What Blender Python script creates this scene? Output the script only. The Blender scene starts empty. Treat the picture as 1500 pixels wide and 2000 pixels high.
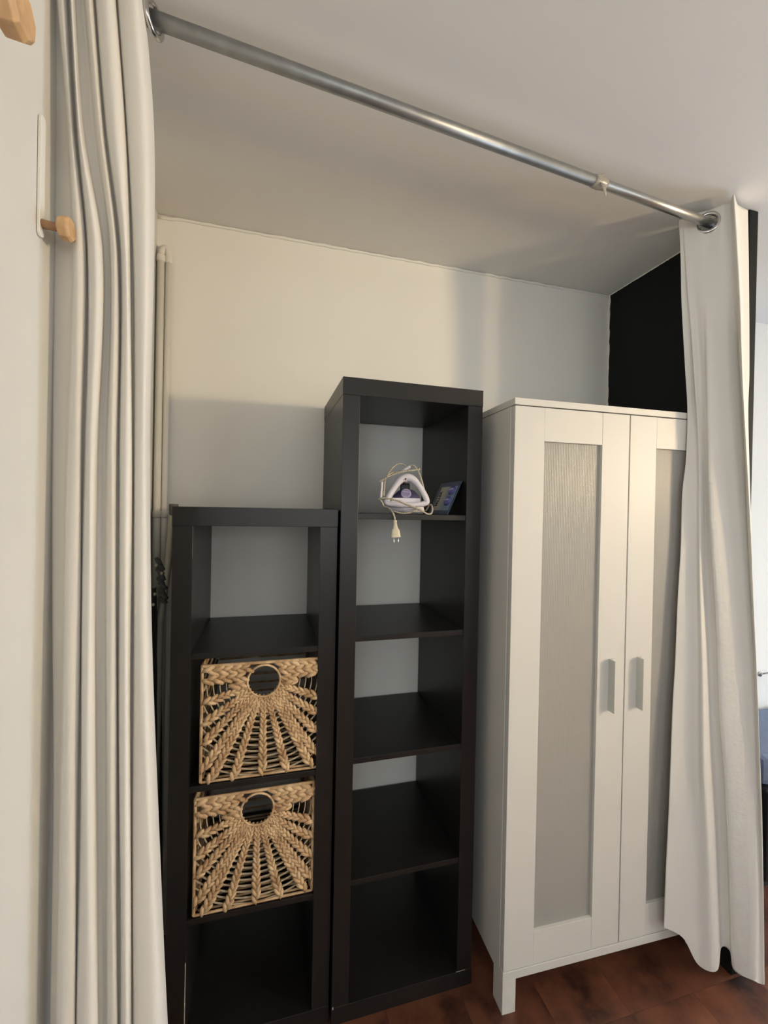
import bpy, bmesh, math, random
from mathutils import Vector, Matrix
random.seed(7)
S = bpy.context.scene
COL = S.collection
PI = math.pi

# ------------------------------------------------------------------ camera
cam_data = bpy.data.cameras.new('camera')
cam = bpy.data.objects.new('camera', cam_data)
COL.objects.link(cam)
cam.location = (-0.1975, -1.202, 1.4755)
cam.rotation_euler = (1.5652, -0.0197, -0.2635)
cam_data.sensor_fit = 'HORIZONTAL'
cam_data.sensor_width = 36.0
cam_data.lens = 836.82 / 1500 * 36.0
cam_data.clip_start = 0.02
S.camera = cam

# ------------------------------------------------------------------ light
world = bpy.data.worlds.new('daylight')
S.world = world
world.use_nodes = True
world.node_tree.nodes['Background'].inputs[0].default_value = (0.75, 0.87, 1.0, 1)
world.node_tree.nodes['Background'].inputs[1].default_value = 1.0

def area(name, loc, target, sx, sy, power, colour, spread=PI):
    l = bpy.data.lights.new(name, 'AREA')
    l.shape = 'RECTANGLE'; l.size = sx; l.size_y = sy
    l.energy = power; l.color = colour; l.spread = spread
    o = bpy.data.objects.new(name, l); COL.objects.link(o)
    o.location = loc
    o.rotation_euler = (Vector(target) - Vector(loc)).to_track_quat('-Z', 'Y').to_euler()
    return o

# daylight through the balcony window on the right and the window behind the camera
area('daylight_right', (4.42, -0.62, 0.85), (0, -0.62, 0.75), 1.15, 1.1, 34, (0.68, 0.82, 1.0))
area('daylight_behind', (3.60, -3.38, 1.15), (3.60, 0, 1.15), 1.2, 1.4, 10, (0.88, 0.93, 1.0))
area('fill_left', (-0.60, -2.35, 1.55), (1, -2.35, 1.55), 1.2, 1.3, 5.5, (0.97, 0.98, 1.0))  # added fill from the left, lifts the wardrobe side and shaded wall
area('fill_front', (0.45, -3.38, 1.55), (0.45, 0, 1.55), 1.4, 1.1, 5.5, (1.0, 0.97, 0.90))  # added frontal fill, lifts the shelf openings and shaded wall
# the warm lamp of the room, right of the camera
lamp_light = bpy.data.lights.new('room_lamp', 'SPOT')
lamp_light.spot_size = math.radians(62); lamp_light.spot_blend = 1.0
lamp_light.energy = 192; lamp_light.color = (1.0, 0.77, 0.47); lamp_light.shadow_soft_size = 0.13
lamp = bpy.data.objects.new('room_lamp', lamp_light); COL.objects.link(lamp)
lamp.location = (3.55, -2.50, 1.86)
lamp.rotation_euler = (Vector((-0.30, 0.1, 2.1)) - lamp.location).to_track_quat('-Z', 'Y').to_euler()

# added upward fill, bounced off the ceiling to brighten the alcove
up_light = bpy.data.lights.new('ceiling_bounce_fill', 'SPOT')
up_light.spot_size = math.radians(125); up_light.spot_blend = 0.8
up_light.energy = 420; up_light.color = (1.0, 0.92, 0.78); up_light.shadow_soft_size = 0.10
up = bpy.data.objects.new('ceiling_bounce_fill', up_light); COL.objects.link(up)
up.location = (3.55, -2.50, 1.80); up.rotation_euler = (PI, 0, 0)

vs = S.view_settings
vs.view_transform = 'Standard'; vs.look = 'None'; vs.gamma = 1.0
vs.use_curve_mapping = False
vs.exposure = 0.68

# ------------------------------------------------------------------ materials
def mat(name, colour, rough=0.5, metal=0.0, spec=0.5, noise=None, bump=None, coat=0.0):
    """noise=(scale, amount): mottles the base colour; bump=(scale, strength): fine relief"""
    m = bpy.data.materials.new(name); m.use_nodes = True
    nt = m.node_tree; b = nt.nodes['Principled BSDF']
    b.inputs['Base Color'].default_value = (*colour, 1)
    b.inputs['Roughness'].default_value = rough
    b.inputs['Metallic'].default_value = metal
    b.inputs['Specular IOR Level'].default_value = spec
    b.inputs['Coat Weight'].default_value = coat
    tc = nt.nodes.new('ShaderNodeTexCoord')
    if noise:
        n = nt.nodes.new('ShaderNodeTexNoise'); n.inputs['Scale'].default_value = noise[0]
        n.inputs['Detail'].default_value = 4
        nt.links.new(tc.outputs['Object'], n.inputs['Vector'])
        r = nt.nodes.new('ShaderNodeValToRGB')
        a = noise[1]
        r.color_ramp.elements[0].position = 0.3; r.color_ramp.elements[1].position = 0.7
        r.color_ramp.elements[0].color = (*[c*(1-a) for c in colour], 1)
        r.color_ramp.elements[1].color = (*[min(1, c*(1+a)) for c in colour], 1)
        nt.links.new(n.outputs['Fac'], r.inputs['Fac'])
        nt.links.new(r.outputs['Color'], b.inputs['Base Color'])
    if bump:
        n2 = nt.nodes.new('ShaderNodeTexNoise'); n2.inputs['Scale'].default_value = bump[0]
        n2.inputs['Detail'].default_value = 3
        nt.links.new(tc.outputs['Object'], n2.inputs['Vector'])
        bp = nt.nodes.new('ShaderNodeBump'); bp.inputs['Strength'].default_value = bump[1]
        bp.inputs['Distance'].default_value = 0.004
        nt.links.new(n2.outputs['Fac'], bp.inputs['Height'])
        nt.links.new(bp.outputs['Normal'], b.inputs['Normal'])
    return m

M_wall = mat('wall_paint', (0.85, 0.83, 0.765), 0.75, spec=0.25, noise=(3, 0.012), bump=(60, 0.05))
M_wall_dimmed = mat('dimmed_wall_paint', (0.66, 0.65, 0.61), 0.7, spec=0.25, noise=(3, 0.012), bump=(60, 0.05))  # wall paint in a darker copy, dims the light on the left wall
M_ceil = mat('ceiling_paint', (0.78, 0.77, 0.735), 0.85, spec=0.2, noise=(2, 0.012), bump=(70, 0.06))
M_front = mat('bounce_cutting_dark', (0.30, 0.25, 0.20), 0.6, noise=(5, 0.2))  # unseen front wall, coloured dark to cut the light it bounces back
M_black = mat('black_wall_paint', (0.0085, 0.0095, 0.009), 0.6, spec=0.15, noise=(8, 0.12), bump=(80, 0.08))
M_blackedge = mat('black_gloss_paint', (0.013, 0.018, 0.017), 0.4, spec=0.4, noise=(8, 0.12))
M_shelf = mat('black_brown_laminate', (0.0125, 0.0105, 0.0095), 0.36, spec=0.42, noise=(14, 0.10))
M_chip = mat('chipped_edge', (0.42, 0.36, 0.28), 0.7)
M_white = mat('white_lacquer', (0.66, 0.64, 0.585), 0.44, spec=0.5, noise=(3, 0.01))
M_inside = mat('wardrobe_inside', (0.62, 0.61, 0.58), 0.6)
M_gap = mat('plug_hole', (0.006, 0.006, 0.007), 0.7)
M_handle = mat('grey_handle_paint', (0.56, 0.565, 0.51), 0.45, metal=0.1, noise=(20, 0.03))
M_steel = mat('galvanised_tube', (0.33, 0.335, 0.33), 0.46, metal=0.9, noise=(30, 0.10))
M_steel2 = mat('bright_tube', (0.50, 0.50, 0.48), 0.38, metal=0.95, noise=(30, 0.06))
M_tape = mat('clear_tape', (0.36, 0.33, 0.27), 0.3, spec=0.6, noise=(60, 0.2))
M_chrome = mat('eyelet_metal', (0.55, 0.54, 0.52), 0.22, metal=1.0, noise=(40, 0.08))
M_peg = mat('peg_wood', (0.56, 0.35, 0.175), 0.5, noise=(45, 0.18), bump=(70, 0.1))
M_pegstem = mat('peg_stem_wood', (0.36, 0.20, 0.10), 0.55, noise=(45, 0.18))
M_plate = mat('hook_plate', (0.78, 0.76, 0.70), 0.45, noise=(10, 0.01))
M_pipe = mat('pipe_paint', (0.74, 0.71, 0.64), 0.42, noise=(12, 0.02))
M_tube = mat('board_leg_enamel', (0.42, 0.40, 0.33), 0.4, noise=(20, 0.05))
M_cap = mat('grey_rubber', (0.10, 0.10, 0.095), 0.65, noise=(40, 0.08))
M_cover = mat('dark_cover_fabric', (0.045, 0.043, 0.041), 0.85, noise=(12, 0.2), bump=(120, 0.2))
M_cordage = mat('drawcord', (0.30, 0.27, 0.21), 0.8, noise=(60, 0.1))
M_iron = mat('white_plastic', (0.76, 0.72, 0.76), 0.32, noise=(10, 0.01))
M_purple = mat('violet_plastic', (0.095, 0.085, 0.18), 0.35, noise=(10, 0.04))
M_lilac = mat('lilac_plastic', (0.40, 0.35, 0.55), 0.3, noise=(20, 0.03))
M_lilac2 = mat('pale_lilac_plastic', (0.66, 0.60, 0.76), 0.3, noise=(20, 0.03))
M_dark = mat('dark_plastic', (0.02, 0.019, 0.024), 0.4, noise=(20, 0.1))
M_sole = mat('soleplate_metal', (0.35, 0.34, 0.33), 0.35, metal=0.8, noise=(20, 0.05))
M_plug = mat('cream_plug_plastic', (0.66, 0.60, 0.44), 0.45, noise=(40, 0.05))
M_prong = mat('prong_metal', (0.75, 0.74, 0.70), 0.3, metal=0.6, noise=(40, 0.04))
M_blister = mat('violet_blister', (0.10, 0.10, 0.30), 0.15, coat=0.6, noise=(60, 0.2))
M_cord2 = mat('thin_weft_cord', (0.46, 0.37, 0.25), 0.85, noise=(90, 0.15))
M_bed = mat('black_bed_frame', (0.010, 0.010, 0.011), 0.5, noise=(10, 0.1))
M_mattress = mat('blue_grey_fabric', (0.16, 0.20, 0.30), 0.9, noise=(20, 0.06), bump=(140, 0.15))
M_ink = mat('ink', (0.012, 0.012, 0.016), 0.6)

def mix_rgb(nt, fac, a, b):
    n = nt.nodes.new('ShaderNodeMix'); n.data_type = 'RGBA'
    if hasattr(fac, 'type'): nt.links.new(fac, n.inputs[0])
    else: n.inputs[0].default_value = fac
    for v, i in ((a, 6), (b, 7)):
        if hasattr(v, 'type'): nt.links.new(v, n.inputs[i])
        else: n.inputs[i].default_value = (*v, 1)
    return n.outputs[2]

def curtain_mat():
    m = bpy.data.materials.new('white_curtain_cotton'); m.use_nodes = True
    nt = m.node_tree; b = nt.nodes['Principled BSDF']
    b.inputs['Base Color'].default_value = (0.88, 0.85, 0.79, 1)
    b.inputs['Roughness'].default_value = 0.9
    b.inputs['Specular IOR Level'].default_value = 0.1
    b.inputs['Sheen Weight'].default_value = 0.15
    tr = nt.nodes.new('ShaderNodeBsdfTranslucent'); tr.inputs['Color'].default_value = (0.80, 0.77, 0.70, 1)
    mx = nt.nodes.new('ShaderNodeMixShader'); mx.inputs[0].default_value = 0.22
    nt.links.new(b.outputs[0], mx.inputs[1]); nt.links.new(tr.outputs[0], mx.inputs[2])
    nt.links.new(mx.outputs[0], nt.nodes['Material Output'].inputs['Surface'])
    tc = nt.nodes.new('ShaderNodeTexCoord')
    mp = nt.nodes.new('ShaderNodeMapping'); mp.inputs['Scale'].default_value = (900, 900, 260)
    n = nt.nodes.new('ShaderNodeTexNoise'); n.inputs['Scale'].default_value = 1.0
    nt.links.new(tc.outputs['Object'], mp.inputs['Vector']); nt.links.new(mp.outputs[0], n.inputs['Vector'])
    # soft creases
    n2 = nt.nodes.new('ShaderNodeTexNoise'); n2.inputs['Scale'].default_value = 14
    nt.links.new(tc.outputs['Object'], n2.inputs['Vector'])
    ad = nt.nodes.new('ShaderNodeMath'); ad.operation = 'MULTIPLY_ADD'; ad.inputs[1].default_value = 0.25
    nt.links.new(n.outputs['Fac'], ad.inputs[0]); nt.links.new(n2.outputs['Fac'], ad.inputs[2])
    bp = nt.nodes.new('ShaderNodeBump'); bp.inputs['Strength'].default_value = 0.18; bp.inputs['Distance'].default_value = 0.004
    nt.links.new(ad.outputs[0], bp.inputs['Height']); nt.links.new(bp.outputs[0], b.inputs['Normal'])
    return m
M_curtain = curtain_mat()
M_hem = mat('doubled_curtain_cotton', (0.72, 0.70, 0.645), 0.9, spec=0.1, noise=(60, 0.02), bump=(90, 0.25))

def floor_mat():
    m = bpy.data.materials.new('reddish_brown_tile'); m.use_nodes = True
    nt = m.node_tree; b = nt.nodes['Principled BSDF']
    b.inputs['Roughness'].default_value = 0.42
    b.inputs['Specular IOR Level'].default_value = 0.4
    tc = nt.nodes.new('ShaderNodeTexCoord'); g = nt.nodes.new('ShaderNodeNewGeometry')
    oi = nt.nodes.new('ShaderNodeObjectInfo')
    n = nt.nodes.new('ShaderNodeTexNoise'); n.noise_dimensions = '4D'
    n.inputs['Scale'].default_value = 7; n.inputs['Detail'].default_value = 6; n.inputs['Roughness'].default_value = 0.62
    nt.links.new(g.outputs['Position'], n.inputs['Vector'])
    mul = nt.nodes.new('ShaderNodeMath'); mul.operation = 'MULTIPLY'; mul.inputs[1].default_value = 20
    nt.links.new(oi.outputs['Random'], mul.inputs[0]); nt.links.new(mul.outputs[0], n.inputs['W'])
    r = nt.nodes.new('ShaderNodeValToRGB')
    e = r.color_ramp.elements
    e[0].position = 0.34; e[0].color = (0.030, 0.011, 0.0072, 1)
    e[1].position = 0.70; e[1].color = (0.200, 0.074, 0.036, 1)
    x = e.new(0.48); x.color = (0.118, 0.042, 0.022, 1)
    nt.links.new(n.outputs['Fac'], r.inputs['Fac'])
    hs = nt.nodes.new('ShaderNodeHueSaturation')
    mr = nt.nodes.new('ShaderNodeMapRange'); mr.inputs[3].default_value = 0.78; mr.inputs[4].default_value = 1.12
    nt.links.new(oi.outputs['Random'], mr.inputs[0]); nt.links.new(mr.outputs[0], hs.inputs['Value'])
    nt.links.new(r.outputs[0], hs.inputs['Color']); nt.links.new(hs.outputs[0], b.inputs['Base Color'])
    return m
M_floor = floor_mat()

def glass_mat():
    """pale ribbed translucent door panel: the ribs are fine relief across x"""
    m = bpy.data.materials.new('ribbed_frosted_panel'); m.use_nodes = True
    nt = m.node_tree; b = nt.nodes['Principled BSDF']
    b.inputs['Base Color'].default_value = (0.60, 0.58, 0.53, 1)
    b.inputs['Roughness'].default_value = 0.34
    b.inputs['Specular IOR Level'].default_value = 0.5
    tc = nt.nodes.new('ShaderNodeTexCoord')
    w = nt.nodes.new('ShaderNodeTexWave'); w.bands_direction = 'X'; w.inputs['Scale'].default_value = 55
    w.inputs['Distortion'].default_value = 0.4
    nt.links.new(tc.outputs['Object'], w.inputs['Vector'])
    bp = nt.nodes.new('ShaderNodeBump'); bp.inputs['Strength'].default_value = 0.25; bp.inputs['Distance'].default_value = 0.0012
    nt.links.new(w.outputs['Fac'], bp.inputs['Height']); nt.links.new(bp.outputs[0], b.inputs['Normal'])
    tr = nt.nodes.new('ShaderNodeBsdfTranslucent'); tr.inputs['Color'].default_value = (0.75, 0.73, 0.68, 1)
    tp = nt.nodes.new('ShaderNodeBsdfTransparent'); tp.inputs['Color'].default_value = (0.8, 0.79, 0.75, 1)
    mx = nt.nodes.new('ShaderNodeMixShader'); mx.inputs[0].default_value = 0.25
    mx2 = nt.nodes.new('ShaderNodeMixShader'); mx2.inputs[0].default_value = 0.30
    nt.links.new(b.outputs[0], mx.inputs[1]); nt.links.new(tr.outputs[0], mx.inputs[2])
    nt.links.new(mx.outputs[0], mx2.inputs[1]); nt.links.new(tp.outputs[0], mx2.inputs[2])
    nt.links.new(mx2.outputs[0], nt.nodes['Material Output'].inputs['Surface'])
    return m
M_glass = glass_mat()

def straw_mat():
    m = bpy.data.materials.new('woven_water_hyacinth'); m.use_nodes = True
    nt = m.node_tree; b = nt.nodes['Principled BSDF']
    b.inputs['Roughness'].default_value = 0.62; b.inputs['Specular IOR Level'].default_value = 0.3
    tc = nt.nodes.new('ShaderNodeTexCoord')
    n = nt.nodes.new('ShaderNodeTexNoise'); n.inputs['Scale'].default_value = 28; n.inputs['Detail'].default_value = 5
    nt.links.new(tc.outputs['Object'], n.inputs['Vector'])
    r = nt.nodes.new('ShaderNodeValToRGB'); e = r.color_ramp.elements
    e[0].position = 0.30; e[0].color = (0.34, 0.19, 0.085, 1)
    e[1].position = 0.68; e[1].color = (0.74, 0.53, 0.31, 1)
    nt.links.new(n.outputs['Fac'], r.inputs['Fac']); nt.links.new(r.outputs[0], b.inputs['Base Color'])
    n2 = nt.nodes.new('ShaderNodeTexNoise'); n2.inputs['Scale'].default_value = 350
    nt.links.new(tc.outputs['Object'], n2.inputs['Vector'])
    bp = nt.nodes.new('ShaderNodeBump'); bp.inputs['Strength'].default_value = 0.3; bp.inputs['Distance'].default_value = 0.001
    nt.links.new(n2.outputs['Fac'], bp.inputs['Height']); nt.links.new(bp.outputs[0], b.inputs['Normal'])
    return m
M_straw = straw_mat()

def cable_mat():
    m = bpy.data.materials.new('speckled_textile_cord'); m.use_nodes = True
    nt = m.node_tree; b = nt.nodes['Principled BSDF']; b.inputs['Roughness'].default_value = 0.8
    tc = nt.nodes.new('ShaderNodeTexCoord')
    v = nt.nodes.new('ShaderNodeTexNoise'); v.inputs['Scale'].default_value = 420
    nt.links.new(tc.outputs['Object'], v.inputs['Vector'])
    r = nt.nodes.new('ShaderNodeValToRGB'); e = r.color_ramp.elements
    e[0].position = 0.38; e[0].color = (0.22, 0.19, 0.13, 1)
    e[1].position = 0.52; e[1].color = (0.60, 0.55, 0.42, 1)
    nt.links.new(v.outputs['Fac'], r.inputs['Fac']); nt.links.new(r.outputs[0], b.inputs['Base Color'])
    return m
M_cable = cable_mat()

def card_mat():
    """printed carton: blue edge bands, a pale yellow field fading to blue-green (flat print)"""
    m = bpy.data.materials.new('printed_carton'); m.use_nodes = True
    nt = m.node_tree; b = nt.nodes['Principled BSDF']; b.inputs['Roughness'].default_value = 0.3
    tc = nt.nodes.new('ShaderNodeTexCoord'); sp = nt.nodes.new('ShaderNodeSeparateXYZ')
    nt.links.new(tc.outputs['Generated'], sp.inputs[0])
    def band(src, lo, hi):
        a = nt.nodes.new('ShaderNodeMath'); a.operation = 'GREATER_THAN'; a.inputs[1].default_value = lo
        c = nt.nodes.new('ShaderNodeMath'); c.operation = 'LESS_THAN'; c.inputs[1].default_value = hi
        k = nt.nodes.new('ShaderNodeMath'); k.operation = 'MULTIPLY'
        nt.links.new(src, a.inputs[0]); nt.links.new(src, c.inputs[0])
        nt.links.new(a.outputs[0], k.inputs[0]); nt.links.new(c.outputs[0], k.inputs[1])
        return k.outputs[0]
    bx = band(sp.outputs['X'], 0.14, 0.94); by = band(sp.outputs['Y'], 0.12, 0.86)
    k = nt.nodes.new('ShaderNodeMath'); k.operation = 'MULTIPLY'
    nt.links.new(bx, k.inputs[0]); nt.links.new(by, k.inputs[1])
    mr = nt.nodes.new('ShaderNodeMapRange'); mr.inputs[1].default_value = 0.62; mr.inputs[2].default_value = 0.38
    nt.links.new(sp.outputs['X'], mr.inputs[0])
    field = mix_rgb(nt, mr.outputs[0], (0.20, 0.30, 0.42), (0.56, 0.53, 0.36))
    out = mix_rgb(nt, k.outputs[0], (0.022, 0.045, 0.10), field)
    nt.links.new(out, b.inputs['Base Color'])
    return m
M_card = card_mat()

# ------------------------------------------------------------------ mesh helpers
def obj(name, bm, m, parent=None, smooth=False, bevel=0.0):
    me = bpy.data.meshes.new(name)
    bmesh.ops.recalc_face_normals(bm, faces=bm.faces)
    bm.to_mesh(me); bm.free()
    if smooth:
        for p in me.polygons: p.use_smooth = True
    for k in (m if isinstance(m, (list, tuple)) else [m]): me.materials.append(k)
    o = bpy.data.objects.new(name, me); COL.objects.link(o)
    if parent: o.parent = parent
    if bevel:
        md = o.modifiers.new('soft_edges', 'BEVEL'); md.width = bevel; md.segments = 2; md.limit_method = 'ANGLE'
    return o

def tag(o, label=None, cat=None, group=None, kind=None):
    if label: o['label'] = label
    if cat: o['category'] = cat
    if group: o['group'] = group
    if kind: o['kind'] = kind
    return o

def empty(name, loc, label, cat, rz=0, group=None):
    o = bpy.data.objects.new(name, None); COL.objects.link(o)
    o.location = loc; o.rotation_euler = (0, 0, rz); o.empty_display_size = 0.05
    return tag(o, label, cat, group)

def box(bm, x0, x1, y0, y1, z0, z1):
    v = [bm.verts.new(p) for p in ((x0,y0,z0),(x1,y0,z0),(x1,y1,z0),(x0,y1,z0),(x0,y0,z1),(x1,y0,z1),(x1,y1,z1),(x0,y1,z1))]
    for f in ((0,3,2,1),(4,5,6,7),(0,1,5,4),(1,2,6,5),(2,3,7,6),(3,0,4,7)): bm.faces.new([v[i] for i in f])

def bx(name, dims, m, parent=None, bevel=0.0):
    bm = bmesh.new(); box(bm, *dims)
    return obj(name, bm, m, parent, bevel=bevel)

def frames(path):
    P = [Vector(p) for p in path]; T = []
    for i in range(len(P)):
        t = P[min(i+1, len(P)-1)] - P[max(i-1, 0)]
        T.append(t.normalized())
    n = T[0].orthogonal().normalized(); N = []
    for t in T:
        n = (n - t*n.dot(t))
        n = n.normalized() if n.length > 1e-6 else t.orthogonal().normalized()
        N.append(n)
    return P, T, N

def tube(bm, path, r, seg=10, closed=False, caps=True):
    """r: number or list of radii"""
    if closed: path = list(path) + [path[0]]
    P, T, N = frames(path)
    if closed:
        t = (P[1]-P[-2]).normalized(); T[0] = T[-1] = t
        N[-1] = N[0]
    R = r if isinstance(r, (list, tuple)) else [r]*len(P)
    rings = []
    cnt = len(P)-1 if closed else len(P)
    for i in range(cnt):
        b = T[i].cross(N[i])
        rings.append([bm.verts.new(P[i] + (N[i]*math.cos(a) + b*math.sin(a))*R[i]) for a in [2*PI*k/seg for k in range(seg)]])
    rng = range(cnt) if closed else range(cnt-1)
    for i in rng:
        A, B = rings[i], rings[(i+1) % cnt]
        for k in range(seg): bm.faces.new((A[k], A[(k+1) % seg], B[(k+1) % seg], B[k]))
    if caps and not closed:
        bm.faces.new(rings[0][::-1]); bm.faces.new(rings[-1])

def spline(pts, n=8, closed=False):
    P = [Vector(p) for p in pts]; out = []
    L = len(P)
    rng = range(L) if closed else range(L-1)
    for i in rng:
        if closed: a, b, c, d = P[(i-1) % L], P[i], P[(i+1) % L], P[(i+2) % L]
        else: a, b, c, d = P[max(i-1, 0)], P[i], P[i+1], P[min(i+2, L-1)]
        for k in range(n):
            t = k/n
            out.append(0.5*((2*b) + (c-a)*t + (2*a-5*b+4*c-d)*t*t + (3*b-a-3*c+d)*t**3))
    if not closed: out.append(P[-1])
    return out

def prism(bm, poly, axis, a, b):
    """extrude a 2D outline along an axis ('x','y','z') from a to b"""
    def P(u, v, w):
        return {'x': (w, u, v), 'y': (u, w, v), 'z': (u, v, w)}[axis]
    A = [bm.verts.new(P(u, v, a)) for u, v in poly]; B = [bm.verts.new(P(u, v, b)) for u, v in poly]
    n = len(poly)
    bm.faces.new(A[::-1]); bm.faces.new(B)
    for i in range(n): bm.faces.new((A[i], A[(i+1) % n], B[(i+1) % n], B[i]))

def torus(bm, centre, axis, R, r, seg=36, sub=10):
    ax = Vector(axis).normalized(); u = ax.orthogonal().normalized(); w = ax.cross(u); c = Vector(centre)
    tube(bm, [c + (u*math.cos(a) + w*math.sin(a))*R for a in [2*PI*k/seg for k in range(seg)]], r, sub, closed=True)

_ico = None
def lump(bm, centre, direction, normal, l, w, t):
    """a leaf-like strand bulge: an ellipsoid stretched along 'direction'"""
    global _ico
    if _ico is None:
        b = bmesh.new(); bmesh.ops.create_icosphere(b, subdivisions=1, radius=1.0)
        b.verts.index_update()
        _ico = ([v.co.copy() for v in b.verts], [[v.index for v in f.verts] for f in b.faces]); b.free()
    d = Vector(direction).normalized(); n = Vector(normal); n = (n - d*n.dot(d)).normalized(); s = d.cross(n)
    vs_ = [bm.verts.new(Vector(centre) + d*(c.x*l/2) + s*(c.y*w/2) + n*(c.z*t/2)) for c in _ico[0]]
    for f in _ico[1]: bm.faces.new([vs_[i] for i in f])

# ------------------------------------------------------------------ the setting
XL, XR, YB, YF, ZC = -0.575, 4.40, 0.401, -3.40, 2.4546
PX0, PX1, PY = 1.262, 1.302, -0.18          # the black partition
def struct(name, dims_list, m, bevel=0.0):
    bm = bmesh.new()
    for d in dims_list: box(bm, *d)
    return tag(obj(name, bm, m, bevel=bevel), kind='structure')

struct('wall_back', [(XL-0.1, XR+0.1, YB, YB+0.1, 0, ZC)], M_wall)
struct('wall_left', [(XL-0.1, XL, -1.70, YB, 0, ZC), (XL-0.1, XL, YF-0.1, -3.0, 0, ZC), (XL-0.1, XL, -3.0, -1.70, 0, 0.85), (XL-0.1, XL, -3.0, -1.70, 2.25, ZC)], M_wall_dimmed)  # opening behind the camera is added for the left fill
# right wall with the balcony window, front wall with the window behind the camera and an added fill opening
struct('wall_right', [(XR, XR+0.1, YF, -1.25, 0, ZC), (XR, XR+0.1, 0.0, YB, 0, ZC), (XR, XR+0.1, -1.25, 0.0, 2.05, ZC), (XR, XR+0.1, -1.25, 0.0, 0, 0.25)], M_wall)
struct('wall_front', [(XL, -0.30, YF-0.1, YF, 0, ZC), (-0.30, 1.20, YF-0.1, YF, 0, 0.95), (-0.30, 1.20, YF-0.1, YF, 2.15, ZC), (1.20, 3.0, YF-0.1, YF, 0, ZC), (4.2, XR+0.1, YF-0.1, YF, 0, ZC), (3.0, 4.2, YF-0.1, YF, 2.05, ZC), (3.0, 4.2, YF-0.1, YF, 0, 0.45)], M_front)
struct('ceiling', [(XL-0.1, XR+0.1, YF-0.1, YB+0.1, ZC, ZC+0.1)], M_ceil)
bm = bmesh.new()
prism(bm, [(PX0, PY), (PX1, PY), (PX1, YB), (PX0-0.002, YB)], 'z', 0, ZC)
tag(obj('wall_partition', bm, M_black, bevel=0.004), kind='structure')
for n, fr in ((4, [(-0.30, -0.24, YF-0.08, YF-0.03, 0.95, 2.15), (1.14, 1.20, YF-0.08, YF-0.03, 0.95, 2.15), (-0.24, 1.14, YF-0.08, YF-0.03, 0.95, 1.01), (-0.24, 1.14, YF-0.08, YF-0.03, 2.09, 2.15)]), (3, [(XL-0.08, XL-0.04, -3.0, -2.94, 0.85, 2.25), (XL-0.08, XL-0.04, -1.76, -1.70, 0.85, 2.25), (XL-0.08, XL-0.04, -2.94, -1.76, 0.85, 0.90), (XL-0.08, XL-0.04, -2.94, -1.76, 2.20, 2.25)]), (1, [(XR+0.03, XR+0.08, -1.25, -1.19, 0.25, 2.05), (XR+0.03, XR+0.08, -0.06, 0.0, 0.25, 2.05), (XR+0.03, XR+0.08, -1.19, -0.06, 0.25, 0.31), (XR+0.03, XR+0.08, -1.19, -0.06, 1.99, 2.05)]),
              (2, [(3.0, 3.06, YF-0.08, YF-0.03, 0.45, 2.05), (4.14, 4.2, YF-0.08, YF-0.03, 0.45, 2.05), (3.06, 4.14, YF-0.08, YF-0.03, 0.45, 0.51), (3.06, 4.14, YF-0.08, YF-0.03, 1.99, 2.05)])):
    struct('window_%d' % n, fr, M_white)  # frames in the left wall and mid front wall are added, round the fills
# floor: a slab under square tiles
fl = struct('floor', [(XL-0.1, XR+0.1, YF-0.1, YB+0.1, -0.10, -0.004)], M_floor)
tw = 0.2336; g = 0.00025
bm = bmesh.new(); box(bm, g, tw-g, g, tw-g, -0.004, 0)
tile0 = obj('tile', bm, M_floor, fl)
first = True
for i in range(-3, 19):
    for j in range(-14, 3):
        x, y = 0.3966 + (i-2)*tw, -0.187 + (j-0)*tw
        if x + tw > XR or x < XL or y + tw > YB + 0.1 or y < YF: continue
        if not (-0.2 < x < 2.6 and y > -1.4): continue
        t = tile0 if first else tile0.copy()
        if not first: COL.objects.link(t); t.parent = fl
        first = False
        t.location = (x, y, 0)
# remaining floor: one coarse sheet in the same finish, outside the frame
bm = bmesh.new()
box(bm, XL, XR, YF, -1.60, -0.004, 0)
obj('floor_sheet', bm, M_floor, fl)

# caulk bead and ragged paint edge along the back wall
bm = bmesh.new()
pts = []
for k in range(90):
    x = XL + (PX0 - XL)*k/89
    pts.append((x, YB-0.001, ZC-0.005 + 0.0016*math.sin(k*1.7)*random.random() - (0.0 if x > -0.53 else 0.004)))
tube(bm, pts, [0.0045 + 0.0016*random.random() for _ in pts], 8)
tag(obj('trim_1', bm, M_wall, smooth=True), kind='structure')
bm = bmesh.new()
pts = [(PX0-0.0015, YB-0.003 - 0.003*random.random(), 0.5 + (ZC-0.5)*k/120) for k in range(121)]
tube(bm, pts, [0.0035 + 0.0035*random.random() for _ in pts], 6)
tag(obj('trim_2', bm, M_wall), kind='structure')
bm = bmesh.new()
pts = [(PX0-0.001, PY + 0.12 + (YB - PY - 0.12)*k/60, ZC-0.0015) for k in range(61)]
tube(bm, pts, [0.0012 + 0.0022*random.random() for _ in pts], 6)
tag(obj('trim_3', bm, M_wall), kind='structure')

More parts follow.
